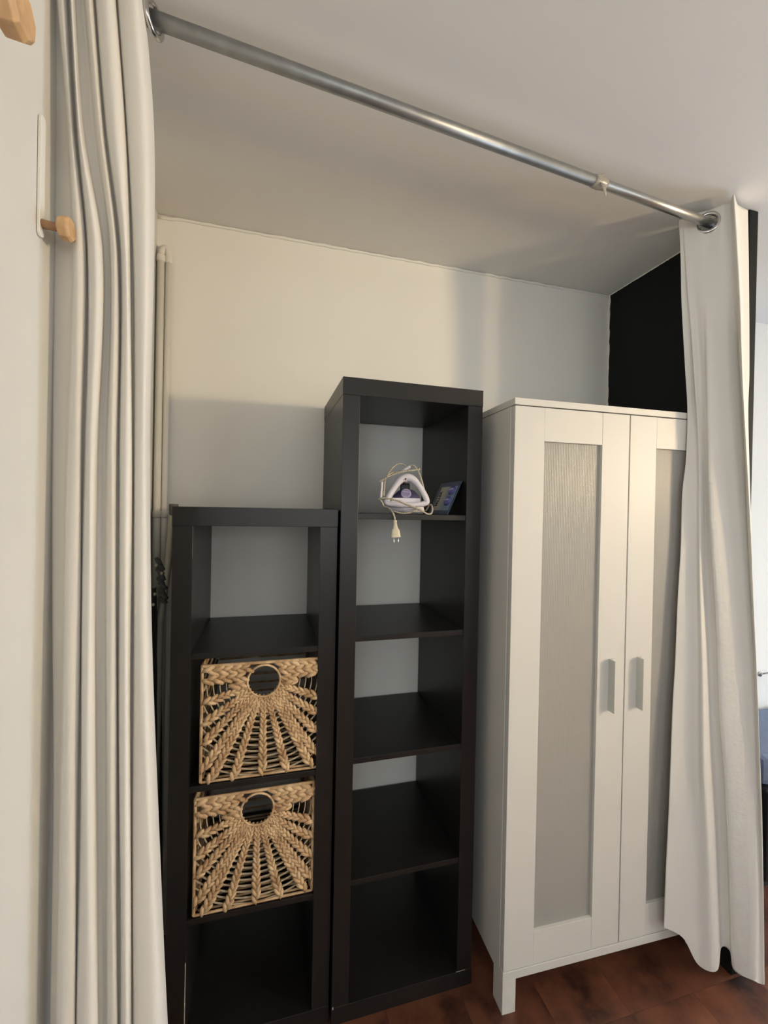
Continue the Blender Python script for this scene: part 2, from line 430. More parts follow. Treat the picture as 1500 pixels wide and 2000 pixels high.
# ------------------------------------------------------------------ shelving units
def shelf_unit(name, loc, rz, w, h, d, n, label, side_gap=0.0):
    r = empty(name, loc, label, 'shelf unit', rz)
    t, s = 0.05, 0.016
    c = (1.85 - 0.1 - 4*s)/5
    bx('top_panel', (0, w, 0, d, h-t, h), M_shelf, r, 0.0008)
    bx('bottom_panel', (0, w, 0, d, 0, t), M_shelf, r, 0.0008)
    bx('side_panel', (0.0008, t, 0.0006, d, t, h-t), M_shelf, r, 0.0008)
    bx('side_panel', (w-t, w-0.0008, 0.0006, d, t, h-t), M_shelf, r, 0.0008)
    for k in range(n-1):
        z = h - t - c*(k+1) - s*k
        bx('shelf', (t, w-t, 0.004, d-0.002, z-s, z), M_shelf, r, 0.0006)
    # small dowel holes on the front of the right post
    bm = bmesh.new()
    for k in range(n-1):
        z = h - t - c*(k+0.55) - s*k
        for q in (0.0, 0.014):
            bmesh.ops.create_cone(bm, cap_ends=True, segments=10, radius1=0.0013, radius2=0.0013, depth=0.0012,
                matrix=Matrix.Translation((w-t/2+0.006, 0.0003, z-q)) @ Matrix.Rotation(PI/2, 4, 'X'))
    return r, c, t, s

tall, CH, ST, SS = shelf_unit('tall_shelf_unit', (0, 0, 0), 0.0094, 0.44, 1.85, 0.391, 5,
    'tall narrow black-brown open shelf unit of five compartments beside the white wardrobe')
bx('scuff', (0.388, 0.418, -0.0004, 0.002, 0.0497, 0.0506), M_chip, tall)
bx('scuff', (0.003, 0.006, -0.0004, 0.002, 0.047, 0.054), M_chip, tall)
low, _, _, _ = shelf_unit('low_shelf_unit', (-0.4375, 0.0112, 0), -0.0011, 0.4325, 1.4731, 0.388, 4,
    'shorter narrow black-brown open shelf unit of four compartments holding two woven baskets')
bx('scuff', (0.0488, 0.0506, -0.0003, 0.003, 0.03, 0.27), M_chip, low)
bx('scuff', (0.0490, 0.0504, -0.0003, 0.003, 1.34, 1.4225), M_cap, low)
z_iron = 1.85 - ST - CH                       # shelf the iron stands on
zs = [1.4731 - ST - CH*(k+1) - SS*k for k in range(3)]

# ------------------------------------------------------------------ wardrobe
wd = empty('wardrobe', (0.489, -0.0956, 0), 'white two-door wardrobe with ribbed frosted door panels and grey handles', 'wardrobe', -0.0237)
WW, WD, WH = 0.772, 0.47, 1.8096
DT = 0.019                                    # door thickness
bx('top_panel', (0, WW, 0, WD, WH-0.020, WH), M_white, wd, 0.0012)
bx('side_panel', (0, 0.018, DT+0.003, WD, 0.098, WH-0.022), M_white, wd, 0.0008)
bx('side_panel', (WW-0.018, WW, DT+0.003, WD, 0.098, WH-0.022), M_white, wd, 0.0008)
bx('back_panel', (0.018, WW-0.018, WD-0.006, WD, 0.10, WH-0.022), M_inside, wd)
bx('bottom_rail', (0, WW, 0.0, 0.018, 0.098, 0.124), M_white, wd, 0.0015)
bx('bottom_panel', (0.018, WW-0.018, 0.02, WD-0.006, 0.10, 0.118), M_inside, wd)
bx('shelf', (0.018, WW-0.018, 0.018, WD-0.01, 1.582, 1.604), M_white, wd)
for x, y in ((0, 0), (WW-0.043, 0), (0, WD-0.05), (WW-0.043, WD-0.05)):
    bx('leg', (x, x+0.043, y, y+0.055, 0, 0.098), M_white, wd, 0.001)
for side, (x0, x1) in enumerate(((0.0015, 0.4005), (0.4045, WW-0.0015))):
    z0, z1 = 0.1265, 1.7865
    if side == 0: pa, pb = x0+0.098, x0+0.300
    else: pa, pb = x0+0.100, x1-0.090
    dr = bpy.data.objects.new('door', None); COL.objects.link(dr); dr.parent = wd
    bx('stile', (x0, pa, 0, DT, z0, z1), M_white, dr, 0.0011)
    bx('stile', (pb, x1, 0, DT, z0, z1), M_white, dr, 0.0011)
    bx('rail', (pa, pb, 0.0004, DT, 1.687, z1), M_white, dr, 0.0011)
    bx('rail', (pa, pb, 0.0004, DT, z0, 0.226), M_white, dr, 0.0011)
    bx('ribbed_panel', (pa-0.004, pb+0.004, 0.010, 0.013, 0.222, 1.691), M_glass, dr)
    # folded angle handle
    hx = 0.342 if side == 0 else 0.447
    bm = bmesh.new()
    prism(bm, [(hx, 0.0004), (hx, -0.0255), (hx+0.0012, -0.0265), (hx+0.0024, -0.0255), (hx+0.0024, -0.0016), (hx+0.0160, -0.0016), (hx+0.0160, 0.0004)], 'z', 0.866, 1.026)
    obj('handle', bm, M_handle, dr)

# ------------------------------------------------------------------ woven baskets
def braid(bm, a, b, w0, w1, nrm=(0, -1, 0), lift=0.0):
    """flat plait from a to b: bulges alternate left and right, each slanting inwards"""
    a, b = Vector(a), Vector(b); d = b-a; L = d.length; d.normalize()
    n = Vector(nrm); s = d.cross(n).normalized()
    t = 0.0; k = 0
    while t < L:
        w = w0 + (w1-w0)*min(1, t/L)
        side = 1 if k % 2 else -1
        ang = 0.42
        dirv = d*math.cos(ang) - s*side*math.sin(ang)
        j = random.uniform(-0.0006, 0.0006)
        lump(bm, a + d*t + s*(side*w*0.24 + j) + n*(lift + random.uniform(0, 0.0016)), dirv, n, w*1.75, w*0.66, w*0.72)
        t += w*0.50; k += 1

def basket(loc, rz, label, seed):
    random.seed(seed)
    r = empty('woven_basket', loc, label, 'basket', rz, 'woven baskets in the low shelf')
    W, H, D = 0.318, 0.318, 0.35
    hw = W/2; hc = (0.003, H-0.054); hr = 0.0415
    y = 0.007
    # radial plaits: end points (u, v)
    ends = [(-hw+0.008, 0.215), (-hw+0.008, 0.162), (-hw+0.008, 0.108),
            (-hw+0.008, 0.036), (-hw+0.028, 0.008), (-0.072, 0.006), (0.003, 0.006), (0.068, 0.006),
            (hw-0.026, 0.016), (hw-0.008, 0.040), (hw-0.008, 0.104), (hw-0.008, 0.158), (hw-0.008, 0.207)]
    for u, v in ends:
        d = Vector((u-hc[0], 0, v-hc[1])); d.normalize()
        bm = bmesh.new()
        a = Vector((hc[0], y, hc[1])) + d*(hr+0.008)
        centre = abs(u) < 0.01
        braid(bm, a, (u, y, v), 0.0125, 0.0208 if abs(u) < 0.1 else 0.0215, lift=random.uniform(0, 0.002))
        obj('braid', bm, M_straw, r, smooth=True)
    # short filler plaits packed round the hole
    for k in range(12):
        an = PI*1.0 + PI*(k+0.5)/12
        d = Vector((math.cos(an), 0, math.sin(an)))
        bm = bmesh.new(); c = Vector((hc[0], y+0.002, hc[1]))
        braid(bm, c + d*(hr+0.006), c + d*(hr+0.046), 0.0130, 0.0165)
        obj('braid', bm, M_straw, r, smooth=True)
    # two level plaits each side of the hole
    for sgn in (-1, 1):
        for v in (H-0.017, H-0.039, H-0.058):
            dx = math.sqrt(max(0, (hr+0.013)**2 - (v-hc[1])**2))
            bm = bmesh.new()
            e = sgn*(hw-0.010) if v > H-0.05 else sgn*(hw-0.075)
            braid(bm, (hc[0]+sgn*dx, y, v), (e, y, v - 0.001), 0.021, 0.0260)
            obj('braid', bm, M_straw, r, smooth=True)
    bm = bmesh.new(); torus(bm, (hc[0], y-0.003, hc[1]), (0, 1, 0), hr+0.0020, 0.0030, 44, 8)
    obj('hole_rim', bm, M_straw, r, smooth=True)
    # thin weft cords: arcs round the hole
    for q in range(11):
        R = 0.098 + q*0.0165
        bm = bmesh.new(); run = []; any_ = False
        for k in range(0, 181):
            an = PI + PI*k/180
            p = (hc[0] + R*math.cos(an), y+0.003, hc[1] + R*math.sin(an)*0.985)
            ins = abs(p[0]) < hw-0.003 and 0.004 < p[2] < H-0.05
            if ins: run.append(p)
            if (not ins or k == 180) and len(run) > 3:
                for dy in (0.0, 0.0026):
                    tube(bm, [(a, b-0.001, c-dy) for a, b, c in run[::3]+[run[-1]]], 0.0014, 5)
                any_ = True
            if not ins: run = []
        if any_: obj('weft_cord', bm, M_cord2, r, smooth=True)
        else: bm.free()
    # wound wire frame round the four edges of the front, and the back rim
    def wound(name, pts, rad, parent):
        bm = bmesh.new()
        P = []
        for i in range(len(pts)-1):
            a, b = Vector(pts[i]), Vector(pts[i+1]); m_ = max(2, int((b-a).length/0.0022))
            P += [a.lerp(b, k/m_) for k in range(m_)]
        P.append(Vector(pts[-1]))
        tube(bm, P, [rad*(1.0 + 0.16*((i % 2)*2-1)) for i in range(len(P))], 7)
        return obj(name, bm, M_straw, parent, smooth=True)
    e = 0.003
    wound('frame_wire', [(-hw+e, y, 0.004), (hw-e, y, 0.004)], 0.0036, r)
    wound('frame_wire', [(-hw+e, y, H-0.004), (hw-e, y, H-0.004)], 0.0046, r)
    wound('frame_wire', [(-hw+e, y, 0.004), (-hw+e, y, H-0.004)], 0.0042, r)
    wound('frame_wire', [(hw-e, y, 0.004), (hw-e, y, H-0.004)], 0.0042, r)
    wound('frame_wire', [(-hw+e, y, H-0.004), (-hw+e, D, H-0.004), (hw-e, D, H-0.004), (hw-e, y, H-0.004)], 0.0042, r)
    # woven side, back and bottom panels: rows of rounded strands
    def rows(name, mk, cnt):
        bm = bmesh.new()
        for k in range(cnt): tube(bm, mk(k/(cnt-1)), 0.0034, 6)
        return obj(name, bm, M_straw, r, smooth=True)
    for sx in (-1, 1):
        rows('side_panel', lambda q: [(sx*(hw-0.007), 0.016, 0.010+q*(H-0.022)), (sx*(hw-0.007), D-0.008, 0.010+q*(H-0.022))], 11)
    rows('back_panel', lambda q: [(-hw+0.012, D-0.006, 0.010+q*(H-0.022)), (hw-0.012, D-0.006, 0.010+q*(H-0.022))], 11)
    rows('bottom_panel', lambda q: [(-hw+0.012, 0.018+q*(D-0.034), 0.0065), (hw-0.012, 0.018+q*(D-0.034), 0.0065)], 16)
    return r

basket((-0.2040, 0.0145, zs[1]+0.001), 0.0, 'upper woven straw basket with a round hand hole in the low black shelf unit', 3)
basket((-0.2150, 0.0145, zs[2]+0.001), 0.012, 'lower woven straw basket with a round hand hole, beneath the other basket', 11)

# ------------------------------------------------------------------ curtain rod
A, B = Vector((XL, -0.3036, 2.400)), Vector((PX0, -0.1420, 2.400))
rd = (B-A).normalized()
def on_rod(x): return A + (B-A)*((x-A.x)/(B.x-A.x))
rod = empty('curtain_rod', tuple(A), 'grey telescopic metal curtain rod spanning the alcove below the ceiling', 'curtain rod')
def rod_part(name, x0, x1, rad, m, rr=None):
    bm = bmesh.new(); a, b = on_rod(x0)-A, on_rod(x1)-A
    n = 2 if rr is None else len(rr)
    tube(bm, [a.lerp(b, k/(n-1)) for k in range(n)], rad if rr is None else rr, 28)
    return obj(name, bm, m, rod, smooth=True)
rod_part('outer_tube', XL+0.004, 0.668, 0.0143, M_steel)
rod_part('inner_tube', 0.66, PX0-0.003, 0.0128, M_steel2)
rod_part('end_cap', XL+0.0005, XL+0.008, 0.020, M_cap)
rod_part('end_cap', PX0-0.008, PX0-0.0005, 0.020, M_cap)
tp = rod_part('tape_wrap', 0.655, 0.700, 0, M_tape, [0.0150, 0.0166, 0.0160, 0.0172, 0.0158, 0.0150, 0.0146])
def strip(name, pts, wid, par):
    bm = bmesh.new(); up = rd
    rows = []
    for i, p in enumerate(pts):
        p = Vector(p) - A; w = wid[i]
        rows.append([bm.verts.new(p - up*w/2), bm.verts.new(p + up*w/2)])
    for i in range(len(rows)-1): bm.faces.new((rows[i][0], rows[i][1], rows[i+1][1], rows[i+1][0]))
    o = obj(name, bm, M_tape, par, smooth=True)
    md = o.modifiers.new('thickness', 'SOLIDIFY'); md.thickness = 0.0008
    return o
c = on_rod(0.677)
strip('tape_tail', [c+Vector((0, -0.012, -0.008)), c+Vector((0.002, -0.016, -0.020)), c+Vector((0.010, -0.014, -0.032)), c+Vector((0.013, -0.013, -0.043))], [0.016, 0.014, 0.009, 0.006], tp)
strip('tape_tail', [c+Vector((-0.004, -0.010, 0.010)), c+Vector((0.004, -0.008, 0.017)), c+Vector((0.014, -0.007, 0.024))], [0.018, 0.012, 0.005], tp)

# ------------------------------------------------------------------ curtains
LEFT = [
    (2.43, 0.02, [(2.379, -0.5953, -0.3), (2.146, -0.5791, -0.3013), (1.918, -0.5764, -0.3025), (1.551, -0.5731, -0.3045), (1.045, -0.5637, -0.3073), (0.537, -0.5591, -0.31)]),
    (2.43, 0.02, [(2.372, -0.5761, -0.312), (2.142, -0.5554, -0.3133), (1.917, -0.5448, -0.3145), (1.551, -0.5478, -0.3165), (1.049, -0.5478, -0.3193), (0.548, -0.5487, -0.322)]),
    (2.43, 0.02, [(2.349, -0.5622, -0.336), (2.125, -0.5419, -0.3373), (1.905, -0.5316, -0.3385), (1.549, -0.5345, -0.3405), (1.061, -0.5345, -0.3433), (0.572, -0.5353, -0.346)]),
    (2.43, 0.02, [(2.342, -0.5536, -0.344), (2.12, -0.5361, -0.3453), (1.903, -0.5208, -0.3465), (1.549, -0.5222, -0.3485), (1.063, -0.5211, -0.3513), (0.577, -0.5203, -0.354)]),
    (2.43, 0.02, [(2.35, -0.5508, -0.338), (2.125, -0.5358, -0.3393), (1.907, -0.5154, -0.3405), (1.55, -0.5152, -0.3425), (1.059, -0.5129, -0.3453), (0.567, -0.5106, -0.348)]),
    (2.43, 0.02, [(2.371, -0.5547, -0.319), (2.14, -0.5393, -0.3203), (1.917, -0.5184, -0.3215), (1.552, -0.5182, -0.3235), (1.049, -0.5159, -0.3263), (0.546, -0.5136, -0.329)]),
    (2.43, 0.02, [(2.351, -0.5416, -0.34), (2.125, -0.5266, -0.3413), (1.907, -0.5061, -0.3425), (1.55, -0.5059, -0.3445), (1.059, -0.5036, -0.3473), (0.567, -0.5013, -0.35)]),
    (2.43, 0.02, [(2.34, -0.5365, -0.351), (2.117, -0.5209, -0.3523), (1.903, -0.4941, -0.3535), (1.55, -0.4958, -0.3555), (1.063, -0.492, -0.3583), (0.574, -0.4846, -0.361)]),
    (2.43, 0.02, [(2.349, -0.5374, -0.343), (2.124, -0.5208, -0.3443), (1.909, -0.4871, -0.3455), (1.551, -0.4908, -0.3475), (1.058, -0.4854, -0.3503), (0.562, -0.4728, -0.353)]),
    (2.43, 0.02, [(2.367, -0.541, -0.326), (2.138, -0.5241, -0.3273), (1.918, -0.4896, -0.3285), (1.552, -0.4934, -0.3305), (1.05, -0.4879, -0.3333), (0.542, -0.475, -0.336)]),
    (2.43, 0.02, [(2.374, -0.5364, -0.321), (2.144, -0.5173, -0.3223), (1.922, -0.4864, -0.3235), (1.553, -0.4887, -0.3255), (1.046, -0.4819, -0.3283), (0.535, -0.4709, -0.331)]),
    (2.43, 0.02, [(2.38, -0.5308, -0.318), (2.148, -0.5096, -0.3193), (1.924, -0.4825, -0.3205), (1.554, -0.4832, -0.3225), (1.044, -0.4751, -0.3253), (0.53, -0.4661, -0.328)]),
    (2.43, 0.02, [(2.362, -0.5198, -0.337), (2.135, -0.499, -0.3383), (1.915, -0.4724, -0.3395), (1.552, -0.473, -0.3415), (1.053, -0.4651, -0.3443), (0.55, -0.4562, -0.347)]),
    (2.43, 0.02, [(2.355, -0.5126, -0.345), (2.13, -0.4923, -0.3463), (1.911, -0.4663, -0.3475), (1.552, -0.4645, -0.3495), (1.056, -0.457, -0.3523), (0.556, -0.4474, -0.355)]),
    (2.43, 0.02, [(2.363, -0.5109, -0.338), (2.136, -0.4908, -0.3393), (1.916, -0.4649, -0.3405), (1.553, -0.4607, -0.3425), (1.052, -0.4535, -0.3453), (0.547, -0.443, -0.348)]),
    (2.43, 0.02, [(2.384, -0.5138, -0.319), (2.152, -0.4932, -0.3203), (1.926, -0.4667, -0.3215), (1.555, -0.4624, -0.3235), (1.042, -0.455, -0.3263), (0.525, -0.4442, -0.329)]),
    (2.43, 0.02, [(2.366, -0.5031, -0.338), (2.138, -0.4828, -0.3393), (1.917, -0.4568, -0.3405), (1.553, -0.4526, -0.3425), (1.051, -0.4453, -0.3453), (0.545, -0.4348, -0.348)]),
    (2.43, 0.02, [(2.36, -0.4867, -0.348), (2.133, -0.4673, -0.3493), (1.913, -0.4482, -0.3505), (1.553, -0.442, -0.3525), (1.055, -0.4356, -0.3553), (0.553, -0.4255, -0.358)]),
    (2.43, 0.02, [(2.373, -0.4767, -0.339), (2.143, -0.4577, -0.3403), (1.918, -0.4452, -0.3415), (1.554, -0.4369, -0.3435), (1.049, -0.4312, -0.3463), (0.542, -0.4214, -0.349)]),
    (2.43, 0.02, [(2.4, -0.4804, -0.315), (2.163, -0.4608, -0.3163), (1.932, -0.4479, -0.3175), (1.556, -0.4393, -0.3195), (1.037, -0.4335, -0.3223), (0.514, -0.4234, -0.325)]),
    (2.43, 0.02, [(2.38, -0.4692, -0.335), (2.149, -0.45, -0.3363), (1.922, -0.4373, -0.3375), (1.555, -0.4289, -0.3395), (1.046, -0.4232, -0.3423), (0.535, -0.4133, -0.345)]),
    (2.43, 0.02, [(2.378, -0.4499, -0.343), (2.147, -0.4306, -0.3443), (1.92, -0.422, -0.3455), (1.554, -0.4186, -0.3475), (1.049, -0.407, -0.3503), (0.536, -0.3875, -0.353)]),
    (2.43, 0.02, [(2.387, -0.4404, -0.338), (2.154, -0.4209, -0.3393), (1.924, -0.4142, -0.3405), (1.555, -0.4132, -0.3425), (1.045, -0.3987, -0.3453), (0.527, -0.3739, -0.348)]),
    (2.43, 0.02, [(2.415, -0.4389, -0.314), (2.174, -0.4188, -0.3153), (1.938, -0.4135, -0.3165), (1.558, -0.4143, -0.3185), (1.032, -0.3971, -0.3213), (0.497, -0.368, -0.324)]),
    (2.43, 0.02, [(2.45, -0.4443, -0.282), (2.201, -0.4234, -0.2833), (1.955, -0.4186, -0.2845), (1.561, -0.4202, -0.2865), (1.016, -0.4015, -0.2893), (0.46, -0.3697, -0.292)])]
RIGHT = [
    (2.427, 0.173, [(2.436, 1.0649, -0.105), (2.313, 1.0727, -0.1069), (2.164, 1.0787, -0.1092), (1.967, 1.0958, -0.1122), (1.819, 1.1081, -0.1145), (1.652, 1.1016, -0.117), (1.553, 1.0881, -0.1185), (1.363, 1.084, -0.1214), (1.207, 1.0754, -0.1238), (1.011, 1.0673, -0.1268), (0.858, 1.0566, -0.1292), (0.543, 1.0459, -0.1341), (0.288, 1.0345, -0.1382), (0.173, 1.0318, -0.14)]),
    (2.43, 0.147, [(2.427, 1.07, -0.108), (2.312, 1.0788, -0.1106), (2.148, 1.092, -0.1143), (1.967, 1.1095, -0.1184), (1.818, 1.1227, -0.1217), (1.652, 1.1189, -0.1254), (1.487, 1.1152, -0.1291), (1.241, 1.1095, -0.1347), (1.078, 1.1016, -0.1384), (0.674, 1.0984, -0.1477), (0.387, 1.0929, -0.1544), (0.147, 1.0851, -0.16)]),
    (2.432, 0.073, [(2.421, 1.073, -0.111), (2.311, 1.083, -0.1142), (2.146, 1.097, -0.1189), (1.965, 1.1152, -0.1242), (1.817, 1.125, -0.1285), (1.652, 1.1284, -0.1332), (1.488, 1.1275, -0.138), (1.243, 1.1262, -0.1451), (1.08, 1.1252, -0.1499), (0.679, 1.1269, -0.1617), (0.393, 1.1271, -0.1703), (0.073, 1.1247, -0.18)]),
    (2.434, 0.071, [(2.415, 1.0759, -0.114), (2.209, 1.0875, -0.1217), (2.078, 1.1002, -0.1267), (1.847, 1.1154, -0.1355), (1.733, 1.124, -0.1398), (1.569, 1.1276, -0.1461), (1.326, 1.1254, -0.1554), (1.037, 1.1285, -0.1666), (0.705, 1.1304, -0.1797), (0.484, 1.1448, -0.1885), (0.142, 1.1583, -0.2022), (0.071, 1.1651, -0.205)]),
    (2.436, 0.094, [(2.419, 1.0924, -0.128), (2.206, 1.1024, -0.132), (2.077, 1.1159, -0.1345), (1.848, 1.1323, -0.1388), (1.734, 1.1416, -0.141), (1.57, 1.1491, -0.1441), (1.324, 1.1571, -0.1488), (1.03, 1.1741, -0.1543), (0.686, 1.1891, -0.1608), (0.455, 1.2122, -0.1652), (0.094, 1.2274, -0.172)]),
    (2.438, 0.096, [(2.421, 1.1086, -0.142), (2.201, 1.1138, -0.1465), (2.072, 1.1228, -0.1492), (1.845, 1.1344, -0.1539), (1.731, 1.1392, -0.1562), (1.52, 1.1464, -0.1606), (1.367, 1.1555, -0.1638), (1.18, 1.1733, -0.1676), (0.84, 1.1917, -0.1747), (0.693, 1.2115, -0.1777), (0.481, 1.2231, -0.182), (0.238, 1.2347, -0.1871), (0.096, 1.2417, -0.19)]),
    (2.439, 0.051, [(2.426, 1.1262, -0.156), (2.196, 1.1294, -0.1607), (1.97, 1.1346, -0.1654), (1.729, 1.1399, -0.1703), (1.52, 1.145, -0.1746), (1.328, 1.1584, -0.1786), (1.087, 1.1783, -0.1836), (0.847, 1.1898, -0.1886), (0.686, 1.2031, -0.1919), (0.493, 1.2166, -0.1959), (0.252, 1.2302, -0.2009), (0.051, 1.2395, -0.205)]),
    (2.441, 0.048, [(2.442, 1.1423, -0.18), (2.283, 1.1483, -0.184), (2.158, 1.1711, -0.1871), (2.033, 1.2025, -0.1903), (1.906, 1.2128, -0.1935), (1.81, 1.2211, -0.1958), (1.586, 1.2355, -0.2014), (1.394, 1.2435, -0.2061), (1.219, 1.2536, -0.2105), (1.028, 1.2616, -0.2152), (0.774, 1.2671, -0.2216), (0.538, 1.2726, -0.2275), (0.303, 1.2759, -0.2335), (0.048, 1.2704, -0.24)]),
    (2.443, 0.031, [(2.444, 1.1561, -0.196), (2.246, 1.1681, -0.1995), (2.059, 1.1926, -0.2028), (1.901, 1.2044, -0.2055), (1.807, 1.2136, -0.2072), (1.585, 1.2301, -0.211), (1.395, 1.2423, -0.2143), (1.22, 1.2543, -0.2174), (1.029, 1.2665, -0.2207), (0.775, 1.2791, -0.2251), (0.536, 1.2895, -0.2292), (0.298, 1.2956, -0.2333), (0.031, 1.2975, -0.238)]),
    (2.444, 0.033, [(2.43, 1.1391, -0.222), (2.231, 1.1592, -0.224), (2.109, 1.1697, -0.2252), (1.955, 1.1788, -0.2267), (1.8, 1.19, -0.2282), (1.583, 1.2087, -0.2303), (1.396, 1.2269, -0.2321), (1.224, 1.2407, -0.2337), (1.035, 1.2549, -0.2355), (0.783, 1.2704, -0.2379), (0.544, 1.2878, -0.2402), (0.306, 1.2988, -0.2424), (0.033, 1.3062, -0.245)]),
    (2.443, 0.03, [(2.453, 1.1887, -0.195), (2.252, 1.2032, -0.1983), (2.126, 1.2107, -0.2004), (1.967, 1.2163, -0.2031), (1.808, 1.2263, -0.2057), (1.586, 1.2411, -0.2094), (1.395, 1.2535, -0.2125), (1.219, 1.2658, -0.2154), (1.028, 1.2782, -0.2186), (0.772, 1.2913, -0.2228), (0.531, 1.3064, -0.2267), (0.292, 1.315, -0.2307), (0.03, 1.3172, -0.235)]),
    (2.443, 0.02, [(2.471, 1.2452, -0.185), (2.266, 1.2515, -0.1883), (1.926, 1.2568, -0.1939), (1.813, 1.2535, -0.1957), (1.619, 1.2617, -0.1989), (1.394, 1.2725, -0.2025), (1.217, 1.2806, -0.2054), (1.023, 1.2932, -0.2086), (0.765, 1.3065, -0.2128), (0.522, 1.3218, -0.2167), (0.28, 1.3283, -0.2207), (0.016, 1.3306, -0.225)])]

def ip(tab, z):
    """smooth lookup in a fold line's table of (z, x, y), z descending"""
    if z >= tab[0][0]: i = 0
    elif z <= tab[-1][0]: i = len(tab)-2
    else:
        i = 0
        while tab[i+1][0] > z: i += 1
    a, b = tab[i], tab[i+1]
    t = (z-a[0])/(b[0]-a[0]); t = max(-0.35, min(1.9, t))
    def slope(j):
        p, q = tab[max(j-1, 0)], tab[min(j+1, len(tab)-1)]
        return [(q[k]-p[k])/(q[0]-p[0]) for k in (1, 2)]
    h = b[0]-a[0]
    res = []
    for k in (1, 2):
        if 0 <= t <= 1:
            m0, m1 = slope(i)[k-1]*h, slope(i+1)[k-1]*h
            res.append(a[k]*(2*t**3-3*t*t+1) + m0*(t**3-2*t*t+t) + b[k]*(-2*t**3+3*t*t) + m1*(t**3-t*t))
        else: res.append(a[k] + (b[k]-a[k])*t*1.0)
    return res

def curtain(name, lines, label, sub, rows, eyelets, wob):
    root = empty(name, (lines[0][2][-1][1], lines[0][2][-1][2], 0.0), label, 'curtain')
    O = Vector(root.location)
    bm = bmesh.new(); grid = []
    for j in range(rows+1):
        s = j/rows
        ctrl = []
        for k, (zt, zb, tab) in enumerate(lines):
            z = zt + (zb-zt)*s
            x, y = ip(tab, z)
            x += wob*math.sin(z*9.0+k*2.1)*min(1, s*4); y += wob*1.3*math.sin(z*7.3+k*1.3)*min(1, s*4)
            ctrl.append(Vector((x, y, z)))
        grid.append([bm.verts.new(p-O) for p in spline(ctrl, sub)])
    for j in range(rows):
        for i in range(len(grid[0])-1):
            q = (grid[j][i], grid[j][i+1], grid[j+1][i+1], grid[j+1][i])
            m_ = sum((v.co for v in q), Vector())/4 + O
            if any((m_-Vector(c)).length < rr for c, rr in eyelets): continue
            bm.faces.new(q)
    o = obj('cloth', bm, M_curtain, root, smooth=True)
    md = o.modifiers.new('thickness', 'SOLIDIFY'); md.thickness = 0.0012; md.offset = 0
    # stitched bottom hem: a slightly proud fold along the lower edge
    hb = bmesh.new()
    r0 = [v for v in grid_pts(lines, 1.0, sub, wob)]; r1 = [v for v in grid_pts(lines, 0.985, sub, wob)]
    for off in (0.0,):
        A0 = [hb.verts.new(p-O+Vector((0, -0.0010, 0))) for p in r0]; A1 = [hb.verts.new(p-O+Vector((0, -0.0010, 0))) for p in r1]
        for i in range(len(A0)-1): hb.faces.new((A0[i], A0[i+1], A1[i+1], A1[i]))
    obj('hem', hb, M_curtain, root, smooth=True)
    return root, O, o

def grid_pts(lines, s, sub, wob):
    ctrl = []
    for k, (zt, zb, tab) in enumerate(lines):
        z = zt + (zb-zt)*s; x, y = ip(tab, z)
        x += wob*math.sin(z*9.0+k*2.1)*min(1, s*4); y += wob*1.3*math.sin(z*7.3+k*1.3)*min(1, s*4)
        ctrl.append(Vector((x, y, z)))
    return spline(ctrl, sub)

eL = on_rod(-0.4245)
cl, OL, _o = curtain('left_curtain', LEFT, 'white cotton curtain bunched in narrow folds against the left wall', 5, 130, [], 0.0008)
cl.name = 'bunched_curtain'
bm = bmesh.new(); torus(bm, eL-OL, (1, -0.35, 0), 0.0250, 0.0055)
obj('eyelet', bm, M_chrome, cl, smooth=True)
eR = on_rod(1.125)
cr, OR, _o = curtain('right_curtain', RIGHT, 'white curtain gathered at the right beside the black wall, in front of the wardrobe', 9, 260, [(eR, 0.0245)], 0.0006)
cr.name = 'hanging_curtain'
# the doubled, stitched side hem that hangs down the middle of the folds
bm = bmesh.new(); prev = None
for k in range(121):
    s_ = 0.36 + (0.998-0.36)*k/120
    g_ = grid_pts(RIGHT, s_, 9, 0.0006)
    seg_ = g_[5*9+int(5*max(0, 1-k/40)):6*9+1+int(6*min(1, k/60))]; n_ = len(seg_)-1
    row = []
    for i in range(9):
        f_ = i*n_/8; a_ = min(int(f_), n_-1)
        row.append(bm.verts.new(seg_[a_].lerp(seg_[a_+1], f_-a_) - OR + Vector((-0.0004, -0.0016 - 0.0006*(k % 9 in (3, 4)), 0))))
    if prev:
        for i in range(8): bm.faces.new((prev[i], prev[i+1], row[i+1], row[i]))
    prev = row
loose = [v for v in bm.verts if not v.link_faces]
for v in loose: bm.verts.remove(v)
obj('side_hem', bm, M_hem, cr, smooth=True)
bm = bmesh.new(); torus(bm, eR-OR, (0.74, 0.67, 0), 0.0285, 0.0062)
obj('eyelet', bm, M_chrome, cr, smooth=True)

